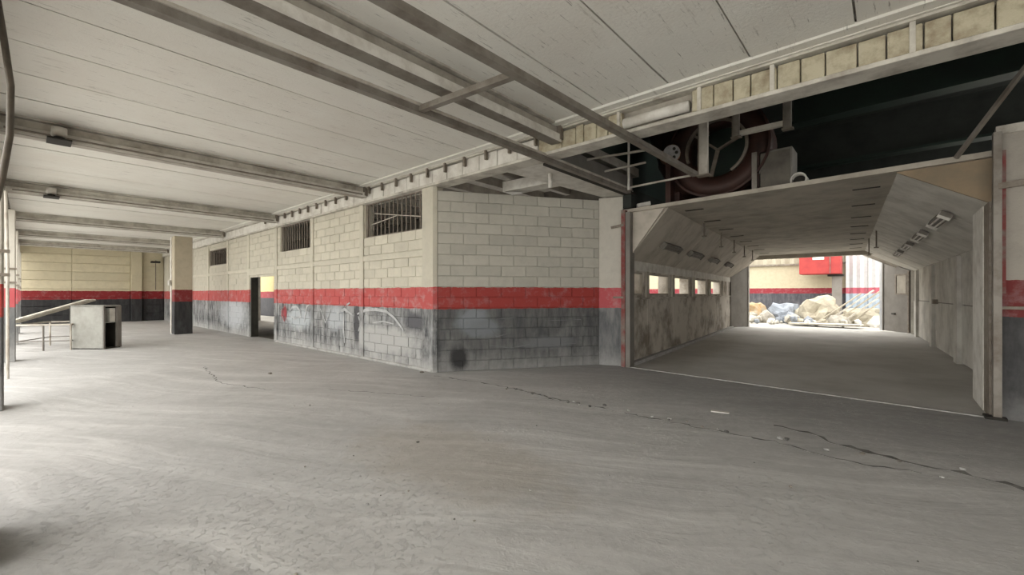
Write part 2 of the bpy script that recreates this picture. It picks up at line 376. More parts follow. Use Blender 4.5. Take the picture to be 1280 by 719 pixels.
# ceiling beams
names = {1.45: 'off frame', -3.57: 'painted steel ceiling beam nearest the viewer, between two hanging rails', -8.84: 'ceiling beam over the near barred window with junction box at its left end',
         -13.95: 'ceiling beam reaching the wall at the second barred window', -19.2: 'ceiling beam passing over the square free-standing pillar', -24.4: 'second ceiling beam from the far wall', -29.0: 'ceiling beam closest to the far striped wall'}
for x in BX:
    t = tag(thing('ceiling_beam', '', 'beam', (x, 2.4, 3.62)), names[x], 'beam', None)
    if x == 1.45: t['label'] = 'painted steel ceiling beam beyond the right edge of view'
    obj('lower_flange', B(x-.085, x+.085, -.3, 5.02, 3.645, 3.755, bev=.006), M['white'], t)
    obj('web', B(x-.035, x+.035, -.3, 5.02, 3.755, 3.86), M['beam_d' if x > -8 else 'beam'], t)
    obj('upper_flange', B(x-.085, x+.085, -.3, 5.02, 3.875, 3.899), M['beam'], t)
    obj('soffit_plate', B(x-.08, x+.08, -.3, 5.0, 3.636, 3.646), M['steel' if x > -8 else 'beam_d'], t)
    obj('end_bracket', B(x-.10, x+.10, 4.97, 5.04, 3.68, 3.9), M['bars'], t)
    # conduit clipped along the beam
    if x < -8: obj('conduit', T([(x+.12, -.2, 3.69), (x+.12, 2, 3.685), (x+.12, 4.9, 3.69)], .014, 6), M['bars'], t)

# girder along the hall side
gd = thing('edge_girder', 'long steel edge girder filled with cream blocks above the wall and opening', 'girder', (-6, 5.15, 3.53))
obj('bottom_flange', B(-31, 9, 5.03, 5.33, 3.53, 3.575, bev=.006), M['beam'], gd)
obj('top_flange', B(-31, 9, 5.02, 5.33, 3.84, 3.90), M['beam'], gd)
obj('web', B(-31, 9, 5.16, 5.2, 3.57, 3.85), M['beam_d'], gd)
obj('lip', B(-31, 9, 4.985, 5.03, 3.862, 3.878), M['white'], gd)
x = 8.6
cm = {}
while x > -14:
    wdt = random.choice((.13, .17, .2, .24)) if x > -3.4 else .42
    if not (-2.6 < x-wdt/2 < -1.72):
        o = obj('infill_block', B(x-wdt+.006, x-.006, 5.055+random.uniform(0, .012), 5.15, 3.578, 3.825+random.uniform(-.015, .012), bev=.006), M['girder'] if x > -3.9 else M['white'], gd)
    x -= wdt
b = bmesh.new()
while x > -30.5: box(b, x-.42, x-.008, 5.06, 5.15, 3.578, 3.83); x -= .42
stuff(obj('infill_block', b, M['white'], gd))
# stubs under the ceiling edge
x = -3.95
me = None
while x > -15:
    if min(abs(x-c) for c in BX) > .2:
        b = B(x-.018, x+.018, 4.985, 5.04, 3.70+random.uniform(-.02, .02), 3.86)
        obj('hanger_stub', b, M['bars'], gd)
    x -= .52
for x in (-2.62, -1.62, -.9, .15, .9): obj('stiffener', B(x-.02, x+.02, 5.04, 5.16, 3.575, 3.85), M['beam'], gd)
pp = tag(obj('wrapped_pipe', T([(-2.56, 5.09, 3.68), (-2.2, 5.09, 3.685), (-1.74, 5.09, 3.68)], .065, 12), M['white'], None, True), 'short white wrapped pipe lodged in the girder above the rod', 'pipe')

# ================================================================ WALLS
# ---- long block wall (direction away to the left)
FA = Frame((-6.46, 5.11), (-30.7, 5.11), -1)     # u from the corner to the left, t into the wall (+y)
def U(x): return -6.46-x
wins = [(U(-6.82), U(-9.0), 2.76, 3.54), (U(-11.82), U(-13.9), 2.72, 3.54), (U(-19.15), U(-21.6), 2.65, 3.3)]
door = (U(-14.42), U(-16.55), 0, 2.12)
wb = struct(obj('wall_back', slab(FA, 0, 24.2, .02, .2, 0, 3.53, wins+[door]), M['wallA'])); wb['label'] = 'long cream block wall with red stripe and chalked black lower half'
posts = [-6.64, -9.11, -11.7, -14.22, -16.7, -19.05, -21.7, -24.2, -26.8, -29.3]
for i, x in enumerate(posts):
    if i == 0: continue
    wd = .34 if i == 0 else .17
    obj('post', B(x-wd/2, x+wd/2, 5.085, 5.2, 0, 3.53, bev=.008), M['wallA'], wb)
k = 0
for a, c in zip(posts, posts[1:]):
    ua, uc = U(a)+(.17 if a == -6.64 else .085), U(c)-.085
    z0 = 0
    far = a < -12.5
    jb = bmesh.new() if far else None
    hs = wins+[door]
    for za, zb in ((0, 2.22), (2.36, 3.53)):
        courses(FA, ua, uc, za, zb, hs, .0, wb, M['wallA'], jb, seed=k); k += 1
    if far: stuff(obj('block', jb, M['wallA'], wb))
    if not (a == -14.22): obj('bond_beam', B(-6.46-uc, -6.46-ua, 5.09, 5.13, 2.225, 2.355, bev=.01), M['wallA'], wb)
    else: obj('lintel', B(-6.46-uc, -6.46-ua, 5.08, 5.3, 2.12, 2.36, bev=.01), M['wallA'], wb)
obj('footing_skirt', B(-14.3, -6.5, 5.06, 5.12, 0, .06, bev=.015), M['thresh'], wb)
# strokes of paint
for pts, wd, m_ in (
    ([(U(-9.3), 1.02), (U(-8.9), 1.13), (U(-8.5), 1.15), (U(-8.1), 1.12), (U(-7.8), 1.0), (U(-7.6), .86), (U(-7.45), .74)], .06, 'chalk'),
    ([(U(-9.25), .97), (U(-9.15), .8), (U(-9.25), .62)], .05, 'chalk'),
    ([(U(-8.6), .85), (U(-8.2), .9), (U(-7.8), .86)], .03, 'chalk'),
    ([(U(-13.2), .95), (U(-13.0), 1.1), (U(-12.7), 1.13), (U(-12.45), 1.02), (U(-12.4), .85), (U(-12.8), .78), (U(-13.1), .84)], .06, 'chalk'),
    ([(U(-12.2), .7), (U(-12.0), 1.15), (U(-11.85), 1.2)], .06, 'chalk'),
    ([(U(-11.2), 1.1), (U(-10.9), .75), (U(-10.6), 1.1)], .06, 'chalk'),
    ([(U(-10.3), 1.0), (U(-9.9), 1.12), (U(-9.55), 1.0)], .08, 'chalk'),
    ([(U(-9.95), 1.08), (U(-9.95), .6), (U(-9.9), .3)], .06, 'chalk'),
    ([(U(-9.8), 1.22), (U(-9.65), 1.28)], .07, 'chalk'),
    ([(U(-13.72), 1.05), (U(-13.75), .85), (U(-13.55), .68)], .09, 'redpaint'),
    ([(U(-13.42), 1.08), (U(-13.45), .7)], .08, 'redpaint')):
    patch(FA, 'paint_stroke', pts, wd, M[m_], wb)

# barred windows
def barred(u0, u1, z0, z1, nbars, idx, cross):
    f = struct(obj('window_%d' % idx, slab(FA, u0, u1, .04, .1, z0, z1, [(u0+.07, u1-.07, z0+.03, z1-.03)]), M['bars']))
    for i in range(nbars):
        u = u0+.07+(u1-u0-.14)*(i+.5)/nbars
        obj('bar', T([FA.P(u, .05, z0), FA.P(u, .05, z1)], .014, 6), M['bars'], f)
    if cross:
        obj('cross_rod', T([FA.P(u0+.1, .03, z0+.26), FA.P(u1-.4, .03, z1-.26)], .010, 6), M['steel_w'], f)
        obj('cross_rod', T([FA.P(u1-.2, .03, z0+.28), FA.P(u0+.9, .03, z0+.38)], .010, 6), M['steel_w'], f)
    return f
barred(*wins[0], 13, 1, True)['label'] = 'high barred window nearest the corner'
barred(*wins[1], 12, 2, False)['label'] = 'second high barred window'
barred(*wins[2], 10, 3, False)['label'] = 'farthest high barred window'
# door jamb: dark leaf folded back in the opening
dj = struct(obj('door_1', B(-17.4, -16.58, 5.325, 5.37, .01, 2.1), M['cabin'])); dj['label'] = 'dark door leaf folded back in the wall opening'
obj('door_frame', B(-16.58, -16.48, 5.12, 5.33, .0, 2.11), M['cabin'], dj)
# ---- chamfered block wall
FC = Frame((-6.46, 5.11), (-4.57, 7.98), 1)
FC.n = Vector((-FC.d.y, FC.d.x, 0))
wc = struct(obj('wall_corner', slab(FC, .0, FC.L, .02, .2, 0, 3.46), M['wallC'])); wc['label'] = 'angled grey-cream block wall with red stripe over faded black'
courses(FC, .05, FC.L-.02, 0, 3.46, (), .0, wc, M['wallC'], None, seed=50)
bq = bmesh.new(); prism(bq, [(-6.81, 5.08, 0), (-6.475, 5.08, 0), (-6.425, 5.145, 0), (-6.52, 5.26, 0), (-6.81, 5.26, 0)], (0, 0, 3.53)); obj('corner_post', bq, M['wallA'], wb)
for pts in ([(.95, .5), (1.5, .42), (2.0, .5)], [(1.1, .8), (1.2, .65), (1.5, .72)], [(1.2, 1.0), (1.6, 1.02)], [(2.2, .95), (3.0, .96)], [(2.15, .45), (2.9, .47)], [(.55, 1.1), (.6, 1.25)]):
    patch(FC, 'paint_stroke', pts, .022, M['chalk2'], wc)
# ---- pier left of the passage mouth
FP = Frame((-4.57, 7.98), (-4.12, 8.13), 1)
wp = struct(obj('wall_pier', slab(FP, -.02, FP.L, .0, .45, 0, 3.5), M['wallP'])); wp['label'] = 'cream pier with pinkish red stripe beside the passage mouth'
# ---- right wall beside the passage mouth
FR = Frame((.98, 7.70), (9, 7.05), 1)
wr = struct(obj('wall_right', slab(FR, 0, 8.0, 0, .3, 0, 3.47), M['wallR'])); wr['label'] = 'darker cream wall right of the passage with dark red stripe'
obj('coping', slab(FR, -.02, 8.0, -.02, .32, 3.40, 3.5), M['beam'], wr)
# ---- far wall of the hall
wl = struct(obj('wall_left', B(-31.0, -30.74, -.4, 5.3, 0, 3.93), M['wallF'])); wl['label'] = 'far cream wall with horizontal courses, dark red stripe and black base'
for k in range(9):
    z0 = k*.432
    for y0, y1 in ((-.4, 1.5), (1.5, 3.7), (4.2, 5.1)):
        obj('panel', B(-30.745, -30.70+random.uniform(-.004, .006), y0+.006, y1-.006, z0+.01, z0+.422, bev=.008), M['wallF'], wl)
obj('pilaster', B(-30.75, -30.5, 3.72, 4.16, 0, 3.9, bev=.01), M['wallF'], wl)
# ---- open side (left, beyond the pillars): lintel
FL = M['beam']
wf = struct(obj('wall_front', B(-31, -3.9, -.62, -.36, 3.32, 3.93), M['beam'])); wf['label'] = 'plain lintel over the open left side of the hall'
# ---- unseen front behind the viewpoint, left open to let light in
struct(obj('wall_front', B(-4.4, 9, -3.2, -3.0, 3.5, 3.93), M['beam']))['label'] = 'unseen lintel over the front left open for light behind the camera'
struct(obj('wall_front', B(-4.6, -4.3, -3.2, -.75, 0, 3.93), M['wallA']))['label'] = 'short striped return wall behind the camera'
struct(obj('wall_right', B(9.0, 9.25, -3.2, 8.0, 0, 6.2), M['wallR']))['label'] = 'right end wall outside the view'
# ---- room behind the block wall
br = struct(obj('wall_rear', slab(Frame((-31, 8.4), (-4.35, 8.4), 1), 0, 26.65, 0, .2, 0, 4.1, [(31-26.2, 31-20.5, 0, 2.5)]), M['backroom'])); br['label'] = 'rear wall of the room behind the block wall, darkened as shade'
obj('end_wall', B(-31.2, -31.0, 5.3, 8.6, 0, 4.1), M['backroom'], br)
b = B(-31.2, -4.0, 5.34, 8.62, 3.98, 4.15)
cr = struct(obj('ceiling', b, M['beam_d'])); cr['label'] = 'joisted soffit over the room behind the wall'
for i in range(14):
    x = -4.9-i*.75; obj('joist', B(x-.06, x+.06, 5.36, 8.38, 3.80, 3.98), M['beam_d'], cr)
# soffit pieces visible over the chamfered wall
b = bmesh.new(); prism(b, [(-4.98, 5.36, 3.60), (-4.0, 5.36, 3.60), (-4.0, 8.35, 3.52), (-4.5, 8.2, 3.52)], (0, 0, .12)); obj('sloping_soffit', b, M['white'], cr)
obj('white_crossbeam', BR((-5.9, 6.55, 3.66), (-4.4, 6.75, 3.70), .34, .20), M['white'], cr)
obj('filler', B(-4.75, -4.06, 8.24, 8.44, 2.2, 3.6), M['backroom'], br)
# ---- yard walls
yw = struct(obj('wall_yard', B(-45, 14, 32.0, 32.3, 0, 3.3), M['wallY'])); yw['label'] = 'sunlit cream yard wall with a red stripe'
y2 = struct(obj('wall_yard', B(-45, -24.3, 10.75, 11.0, 0, 3.3), painted('painted_yard_near', .0, cream=(.50, .42, .20), red=(.22, .015, .02), black=(.03, .03, .035), top=1.63, bot=1.2, low=0))); y2['label'] = 'yellowish striped yard wall seen through the wall opening'
def corr(name, x0, x1, y, z0, z1, pitch, m, parent, amp=.06):
    b = bmesh.new(); n = int((x1-x0)/pitch*2); A = []
    for i in range(n+1):
        x = x0+(x1-x0)*i/n; yy = y+(amp if i % 2 else -amp)
        A.append([b.verts.new((x, yy, z0)), b.verts.new((x, yy, z1)), b.verts.new((x, yy+.03, z1)), b.verts.new((x, yy+.03, z0))])
    for p, q in zip(A, A[1:]):
        for k in range(4): b.faces.new((p[k], p[(k+1) % 4], q[(k+1) % 4], q[k]))
    b.faces.new(A[0]); b.faces.new(A[-1][::-1])
    return obj(name, b, m, parent)
corr('corrugated_strip', -45, 14, 31.95, 3.36, 6.2, .5, M['corrc'], yw)
obj('wall_cap', B(-45, 14, 31.85, 32.05, 3.27, 3.37), M['bars'], yw)
x = -1.9; i = 0
M['wallW'] = painted('painted_white_sheet', .1, cream=(.50, .50, .50), red=(.38, .09, .12), black=(.30, .36, .42), under=(.45, .48, .52), top=1.84, bot=1.5, vary=.1)
while x < 3:
    corr('corrugated_sheet', x, x+.98, 31.6+.05*(i % 2), .1, 4.2, .28, M['wallW'], yw, .04); x += 1.0; i += 1

# ================================================================ PASSAGE
L0, L1 = (-4.07, 8.3), (-5.22, 20.9)
FT = Frame((-4.07, 8.5), (-5.2, 20.3), 1)        # left wall, u along; t into wall (-x)
LW = [(-.05, .72, 1.46, 1.97), (1.12, 2.74, 1.46, 1.97), (3.28, 4.86, 1.45, 1.97), (5.60, 7.21, 1.44, 1.97), (8.0, 9.84, 1.44, 1.97)]
tl = struct(obj('wall_passage_left', slab(FT, -.3, 12.3, .03, .32, 0, 2.2, [(max(a, -.04), b_, c, d) for a, b_, c, d in LW]), M['tunL'])); tl['label'] = 'stained left wall of the covered passage with five square openings'
uu = [-.3, .92, 3.0, 5.2, 7.6, 10.1, 12.3]
for a, c in zip(uu, uu[1:]):
    obj('lower_panel', slab(FT, a+.01, c-.01, random.uniform(-.005, .01), .04, .02, 1.36), M['tunL'], tl)
    obj('lintel_panel', slab(FT, a+.01, c-.01, .0, .04, 2.0, 2.22), M['white'], tl)
    obj('sill', slab(FT, a+.01, c-.01, -.03, .03, 1.37, 1.41), M['tunL'], tl)
for a in (.9, 3.0, 5.25, 7.6, 10.1): obj('mullion_post', slab(FT, a-.09, a+.09, -.02, .05, 1.41, 2.0), M['tun'], tl)
for i, (a, c, z0, z1) in enumerate(LW):
    a = max(a, -.04)
    f = struct(obj('window_%d' % (4+i), slab(FT, a, c, .05, .10, z0, z1, [(a+.04, c-.04, z0+.04, z1-.04)]), M['tun']))
    f['label'] = ['first', 'second', 'third', 'fourth', 'fifth'][i]+' small opening from the near end of the passage wall'
obj('floor_kerb', slab(FT, -.3, 12.3, -.10, .03, -.0, .07), M['thresh'], tl)
FQ = Frame((1.42, 8.1), (.72, 20.9), -1)
tr = struct(obj('wall_passage_right', slab(FQ, 0, 14.0, .03, .3, 0, 2.36), M['gate'])); tr['label'] = 'pale panelled right wall of the covered passage'
for a, c in ((0, 1.6), (1.6, 5.2), (5.2, 8.8), (8.8, 12.4), (12.4, 14.0)):
    for z0, z1 in ((.03, 1.24), (1.27, 2.34)):
        obj('panel', slab(FQ, a+.035, c-.035, random.uniform(-.008, .012), .04, z0, z1), M['tunR'], tr)
    if a: obj('pilaster', slab(FQ, a-.2, a+.2, -.07, .03, 0, 2.3), M['tunR'], tr)
obj('ledge_cleat', slab(FQ, 8.05, 8.3, -.1, 0, 1.22, 1.34), M['bars'], tr)
# passage ceiling: flat middle, two sloped sides
pc = struct(obj('ceiling', B(-4.9, .9, 8.62, 21.5, 3.235, 3.27), M['dark'])); pc['label'] = 'flat boarded ceiling of the covered passage'
def xl(y): return -3.22-(y-8.4)*.083      # left crease
def xr(y): return .07-(y-8.0)*.058        # right crease
y = 7.95; i = 0
while y < 21.2:
    y1 = min(y+1.62, 21.4)
    def yy(x, yv): return yv+(-.09*(x+4.1)+.2 if i == 0 and yv < 8 else 0)
    b = bmesh.new()
    xa0, xa1, xb0, xb1 = xl(y)-(.88 if i == 0 else 0), xl(y1), xr(y)+(.95 if i == 0 else 0), xr(y1)
    if i == 0: prism(b, [(-4.12, 8.16, 3.16), (.98, 7.72, 3.16), (.98, 8.0, 3.16), (xr(y1), y1-.01, 3.16), (xl(y1), y1-.01, 3.16), (-3.22, 8.45, 3.16), (-4.12, 8.45, 3.16)], (0, 0, .07))
    else: prism(b, [(xl(y), y+.01, 3.16), (xr(y), y+.01, 3.16), (xr(y1), y1-.01, 3.16), (xl(y1), y1-.01, 3.16)], (0, 0, .07))
    obj('ceiling_board', b, M['tun'], pc)
    y += 1.62; i += 1
for k in range(8):
    yv = 8.75+k*1.6
    for xx in (xr(yv)-.30, xl(yv)+.35):
        obj('ceiling_slot', B(xx-.17, xx+.17, yv-.03, yv+.03, 3.150, 3.162), M['slot'], pc)
def slopes(side):
    y = 8.2 if side < 0 else 7.95; i = 0
    ye = 21.4 if side < 0 else 22.2
    while y < ye-.2:
        y1 = min(y+1.75, ye)
        def pt(yv, low):
            if side < 0:
                return Vector((xl(yv), yv, 3.16)) if not low else Vector((FT.p+FT.d*((yv-8.5)/FT.d.y)).to_tuple()[:2]+(2.2,))
            return Vector((xr(yv), yv, 3.16)) if not low else Vector((FQ.p+FQ.d*((yv-8.1)/FQ.d.y)).to_tuple()[:2]+(2.34,))
        g = .008; off = Vector((0, 0, random.uniform(-.008, .008)))
        p = [pt(y+g, False), pt(y1-g, False), pt(y1-g, True), pt(y+g, True)]
        nrm = Vector((-.05, 0, .04)) if side < 0 else Vector((.04, 0, .05))
        b = bmesh.new(); prism(b, [v+off for v in p], nrm)
        nm = obj('sloped_panel', b, M['bevL'] if side < 0 else M['bevR'], pc)
        y = y1; i += 1
slopes(-1); slopes(1)
# triangular gussets over the mouth
b = bmesh.new(); prism(b, [(.07, 7.86, 3.155), (.97, 7.78, 3.155), (.97, 7.78, 2.58)], (0, .04, 0)); obj('gusset', b, worn('tan_board', (.27, .20, .125), (.20, .16, .11), 2, .8, .2), pc)
b = bmesh.new(); prism(b, [(-4.08, 8.2, 3.155), (-3.25, 8.12, 3.155), (-4.08, 8.2, 2.15)], (0, .04, 0)); obj('gusset', b, M['bevL'], pc)
# dark battens between sloped panel and ceiling on the right: hanger hooks as things
def hook(x, y, z0, z1, lab):
    t = thing('hanging_rod', lab, 'rod', (x, y, z0), 'rods hanging along the passage ceiling edges')
    obj('rod', T([(x, y, 3.16), (x, y, z0)], .018, 6), M['bars'], t)
    obj('foot_plate', B(x-.05, x+.05, y-.02, y+.02, z0-.02, z0+.01), M['bars'], t)
for k in range(5):
    yv = 10.6+k*1.95
    hook(xl(yv)+.12, yv, 2.86 if k == 0 else 2.78, 3.16, ['nearest', 'second', 'third', 'fourth', 'farthest'][k]+' dark rod hanging from the left edge of the passage ceiling')
hook(xr(14.6)+.06, 14.6, 2.7, 3.16, 'nearer dark rod hanging on the right edge of passage ceiling')
hook(xr(16.8)-.02, 16.8, 2.66, 3.16, 'farther dark rod hanging on the right edge of passage ceiling')
# fluorescent fittings on the sloped panels
def fitting(side, u0, u1, frac, lab):
    def pt(yv):
        if side > 0: lo = Vector((1.42-(yv-8.1)*.0547, yv, 2.34)); hi = Vector((xr(yv), yv, 3.16))
        else: lo = Vector((-4.07-(yv-8.5)*.0958, yv, 2.2)); hi = Vector((xl(yv), yv, 3.16))
        nrm = Vector((-.5, 0, -.86)) if side > 0 else Vector((.7, 0, -.7))
        return lo+(hi-lo)*frac, nrm
    a, nrm = pt(u0); c, _ = pt(u1)
    t = thing('tube_light', lab, 'light fitting', tuple((a+c)/2+nrm*.02), 'unlit tube lights in the covered passage')
    obj('housing', BR(a+nrm*.045, c+nrm*.045, .15, .07, nrm), M['tube'], t)
    d = (c-a).normalized()
    for s in (-.035, .035):
        sd = d.cross(nrm).normalized()*s
        obj('tube', T([a+nrm*.095+sd+d*.03, c+nrm*.095+sd-d*.03], .014, 6), M['tubew'] if side > 0 else M['tube'], t)
    obj('end_cap', BR(a+nrm*.07, a+nrm*.07+d*.04, .16, .1, nrm), M['white' if side > 0 else 'tube'], t)
    obj('end_cap', BR(c+nrm*.07-d*.04, c+nrm*.07, .16, .1, nrm), M['white' if side > 0 else 'tube'], t)
fitting(1, 9.3, 10.55, .5, 'nearest tube light on the right sloped panel of the passage')
fitting(1, 11.8, 13.0, .5, 'second tube light on the right sloped panel of the passage')
fitting(1, 14.2, 15.4, .5, 'third tube light on the right sloped panel of the passage')
fitting(1, 16.6, 17.8, .5, 'farthest tube light on the right sloped panel of the passage')
fitting(-1, 9.3, 10.6, .42, 'nearest dark tube light on the left sloped panel of the passage')
fitting(-1, 11.6, 12.9, .42, 'second dark tube light on the left sloped panel of the passage')
fitting(-1, 14.2, 15.2, .42, 'third dark tube light on the left sloped panel of the passage')
fitting(-1, 16.8, 17.8, .42, 'farthest dark tube light on the left sloped panel of the passage')
# end frame of the passage
ef = struct(obj('trim_1', B(-5.5, -4.78, 21.45, 21.7, 0, 3.2), M['tun'])); ef['label'] = 'end pier of the passage at the yard, left'
ef2 = struct(obj('trim_2', B(-.3+.0, 1.3, 23.1, 23.25, 0, 3.4), M['corr'])); ef2['label'] = 'white end wall beside the right gate leaf'
b = bmesh.new(); prism(b, [(-.95, 22.25, 3.4), (-.83, 22.25, 3.05), (-.2, 22.25, 2.70), (.72, 22.25, 2.2), (1.1, 22.25, 2.2), (1.1, 22.25, 3.4)], (0, .06, 0)); obj('gable_board', b, M['tun'], ef2)
obj('end_post', B(.60, .78, 21.6, 21.8, 0, 2.6), M['tunR'], ef2)
ef3 = struct(obj('trim_3', B(-5.6, 1.2, 21.4, 21.55, 3.0, 3.4), M['tun'])); ef3['label'] = 'header over the yard end of the passage'
def leaf(p, q, z1a, z1b, lab, win):
    fr = Frame(p, q, 1); t = thing('gate_leaf', lab, 'gate', (p[0], p[1], 0))
    b = bmesh.new(); prism(b, [fr.P(0, 0, .02), fr.P(fr.L, 0, .02), fr.P(fr.L, 0, z1b), fr.P(0, 0, z1a)], fr.n*.06); obj('sheet', b, M['gate'], t)
    obj('edge_frame', slab(fr, fr.L-.06, fr.L, -.03, .0, .02, z1b-.03), M['bars'] if win else M['white'], t)
    obj('edge_frame', slab(fr, 0, .05, -.03, .0, .02, z1a-.03), M['gate'], t)
    if win:
        obj('window_frame', slab(fr, .65, 1.22, -.03, 0, 1.45, 2.25, [(.71, 1.16, 1.51, 2.19)]), M['bars'], t)
        obj('pane', slab(fr, .71, 1.16, -.012, -.002, 1.51, 2.19), M['tun'], t)
        obj('handle', slab(fr, .5, .66, -.05, 0, .68, .74), M['cabin'], t)
leaf((-.2, 22.8), (.56, 21.75), 2.8, 2.36, 'grey metal gate leaf with small window at the right yard end', True)
leaf((-5.2, 20.3), (-4.72, 21.4), 2.3, 2.75, 'plain grey metal gate leaf at the left yard end', False)

# door frame of the mouth
jt = struct(obj('door_2', B(-4.115, -4.03, 8.04, 8.16, 0, 3.2), M['jambred'])); jt['label'] = 'steel jamb with flaking red paint at the left of the passage mouth'
obj('jamb_channel', B(-4.03, -3.93, 8.06, 8.26, 0, 3.155), M['gate'], jt)
obj('hinge', BR((-4.32, 8.0, 2.86), (-4.06, 8.05, 2.90), .03, .05), M['bars'], jt)
obj('hinge', BR((-4.28, 8.02, 1.42), (-4.06, 8.05, 1.42), .03, .04), M['bars'], jt)
jr = struct(obj('door_3', B(.93, 1.0, 7.62, 7.72, 0, 3.42), M['steel'])); jr['label'] = 'dark steel jamb at the right of the passage mouth'
obj('red_edge', B(1.0, 1.035, 7.655, 7.70, 1.5, 3.2), M['jambred'], jr)
obj('hinge', BR((.97, 7.62, 2.77), (1.36, 7.58, 2.80), .03, .07), M['bars'], jr)
obj('hinge', BR((1.0, 7.64, 1.33), (1.75, 7.58, 1.33), .03, .035), M['bars'], jr)
obj('white_return', B(.90, .94, 8.12, 9.0, 0, 2.62), M['white'], jr)
obj('return_channel', B(.91, .99, 7.74, 8.12, 0, 2.62), M['bars'], jr)
obj('foot_plate', B(.86, 1.04, 7.58, 7.78, 0, .03), M['slot'], jr)

# ================================================================ VOID over the bay, its shade put into near-black colours
vr = struct(obj('ceiling', B(-4.3, 9.2, 5.1, 14.2, 6.0, 6.15), M['dark'])); vr['label'] = 'high roof above the passage mouth, coloured dark as shade'
struct(obj('wall_upper', B(-4.3, 9.2, 14.0, 14.2, 3.25, 6.1), M['dark']))['label'] = 'wall far above the passage, coloured black as shade'
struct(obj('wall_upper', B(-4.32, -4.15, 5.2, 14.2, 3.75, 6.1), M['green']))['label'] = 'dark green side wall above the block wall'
struct(obj('wall_upper', B(-4.32, -4.15, 8.3, 14.2, 3.1, 3.76), M['dark']))['label'] = 'low side wall beside the passage roof, coloured dark as shade'
struct(obj('wall_upper', B(-4.3, 9.2, 5.2, 5.3, 3.9, 6.1), M['dark']))['label'] = 'upstand above the edge girder, coloured dark as shade'
struct(obj('wall_upper', B(1.6, 9.2, 8.0, 8.2, 3.3, 3.5), M['dark']))['label'] = 'ledge behind the right wall, coloured dark as shade'
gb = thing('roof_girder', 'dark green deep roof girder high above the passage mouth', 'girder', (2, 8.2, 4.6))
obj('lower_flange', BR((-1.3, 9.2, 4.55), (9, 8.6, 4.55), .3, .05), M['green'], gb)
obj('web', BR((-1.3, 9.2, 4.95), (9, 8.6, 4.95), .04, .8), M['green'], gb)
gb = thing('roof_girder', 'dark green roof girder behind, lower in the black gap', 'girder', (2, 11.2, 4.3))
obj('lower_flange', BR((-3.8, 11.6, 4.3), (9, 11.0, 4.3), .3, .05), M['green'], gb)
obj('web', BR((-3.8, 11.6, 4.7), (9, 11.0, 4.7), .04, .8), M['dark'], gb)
# side beam from girder to pier
sb = thing('side_beam', 'dark deep steel beam running from the edge girder to the pier top', 'beam', (-3.97, 6.7, 3.52))
obj('web', B(-4.0, -3.94, 5.34, 8.2, 3.54, 3.86), M['gate'], sb)
obj('lower_flange', B(-4.06, -3.86, 5.34, 8.2, 3.50, 3.54), M['slot'], sb)
obj('short_post', B(-4.08, -3.9, 8.05, 8.25, 3.24, 3.5), M['dark'], sb)

# hanging rail frame
t = thing('door_rail', 'left long hanging steel rail crossing below the ceiling to the pier', 'rail', (-3.83, 3.0, 3.46))
obj('rail', BR((-3.87, -.2, 3.50), (-3.80, 7.75, 3.48), .085, .07), M['steel'], t)
obj('rail_lip', BR((-3.82, -.2, 3.545), (-3.75, 7.75, 3.525), .02, .03), M['steel_w'], t)

t = thing('door_rail', 'right long hanging steel rail ending in the dark gap', 'rail', (-2.55, 3.0, 3.46))
obj('rail', BR((-2.62, -.2, 3.50), (-2.42, 7.35, 3.48), .085, .07), M['steel'], t)

tag(obj('cross_bar', BR((-3.82, 2.83, 3.50), (-2.56, 2.95, 3.50), .07, .06), M['steel']), 'short steel cross bar joining the two hanging rails', 'bar')
tag(obj('hanging_pipe', T([(-4.42, 6.02, 3.34), (-4.42, 6.02, 3.6)], .038, 10), M['white'], None, True), 'short white pipe stub hanging above the angled wall', 'pipe')
def post(x, y, z0, z1, wd, lab, m='steel_w', name='support_post'):
    t = thing(name, lab, 'post', (x, y, z0))
    obj('shaft', B(x-wd/2, x+wd/2, y-wd*.3, y+wd*.3, z0, z1), M[m], t)
    obj('edge_strip', B(x-wd/2-.012, x-wd/2, y-wd*.45, y+wd*.3, z0, z1), M['bars'], t)
    obj('end_plate', B(x-wd*.8, x+wd*.8, y-wd*.6, y+wd*.6, z0-.02, z0), M['bars'], t)
post(-2.30, 7.4, 3.46, 5.99, .13, 'pale upright post at the end of the right hanging rail')
post(-1.81, 7.4, 3.97, 5.99, .09, 'second thinner upright right of the pale post', 'steel')
post(-1.12, 7.4, 3.93, 5.99, .09, 'third upright hanging in the dark right of the blower', 'steel')
tag(obj('hanging_rod', T([(-3.66, 7.45, 3.44), (-3.66, 7.45, 5.99)], .022, 8), M['white']), 'thin white vertical rod hanging over the left rail end', 'rod')
tag(obj('cross_bar', BR((-1.85, 7.45, 4.03), (-1.14, 7.42, 4.02), .08, .07), M['steel_w']), 'pale horizontal bar between the two dark uprights', 'bar')
tag(obj('cross_bar', BR((-3.72, 7.6, 3.52), (-2.25, 7.42, 3.50), .03, .03), M['steel_w']), 'thin bar between the white rod foot and pale post', 'bar')
tag(obj('brace', BR((-3.92, 6.4, 3.81), (-3.05, 7.1, 3.98), .04, .03), M['steel_w']), 'upper slanting pale brace in front of the green sheet', 'brace')
tag(obj('brace', BR((-3.92, 7.02, 3.74), (-3.35, 7.5, 3.90), .04, .03), M['steel_w']), 'lower slanting pale brace in front of the green sheet', 'brace')
tag(obj('brace', BR((.62, 7.62, 3.18), (2.21, 5.46, 5.64), .04, .04), M['steel']), 'diagonal steel strut at the right above the passage', 'brace')
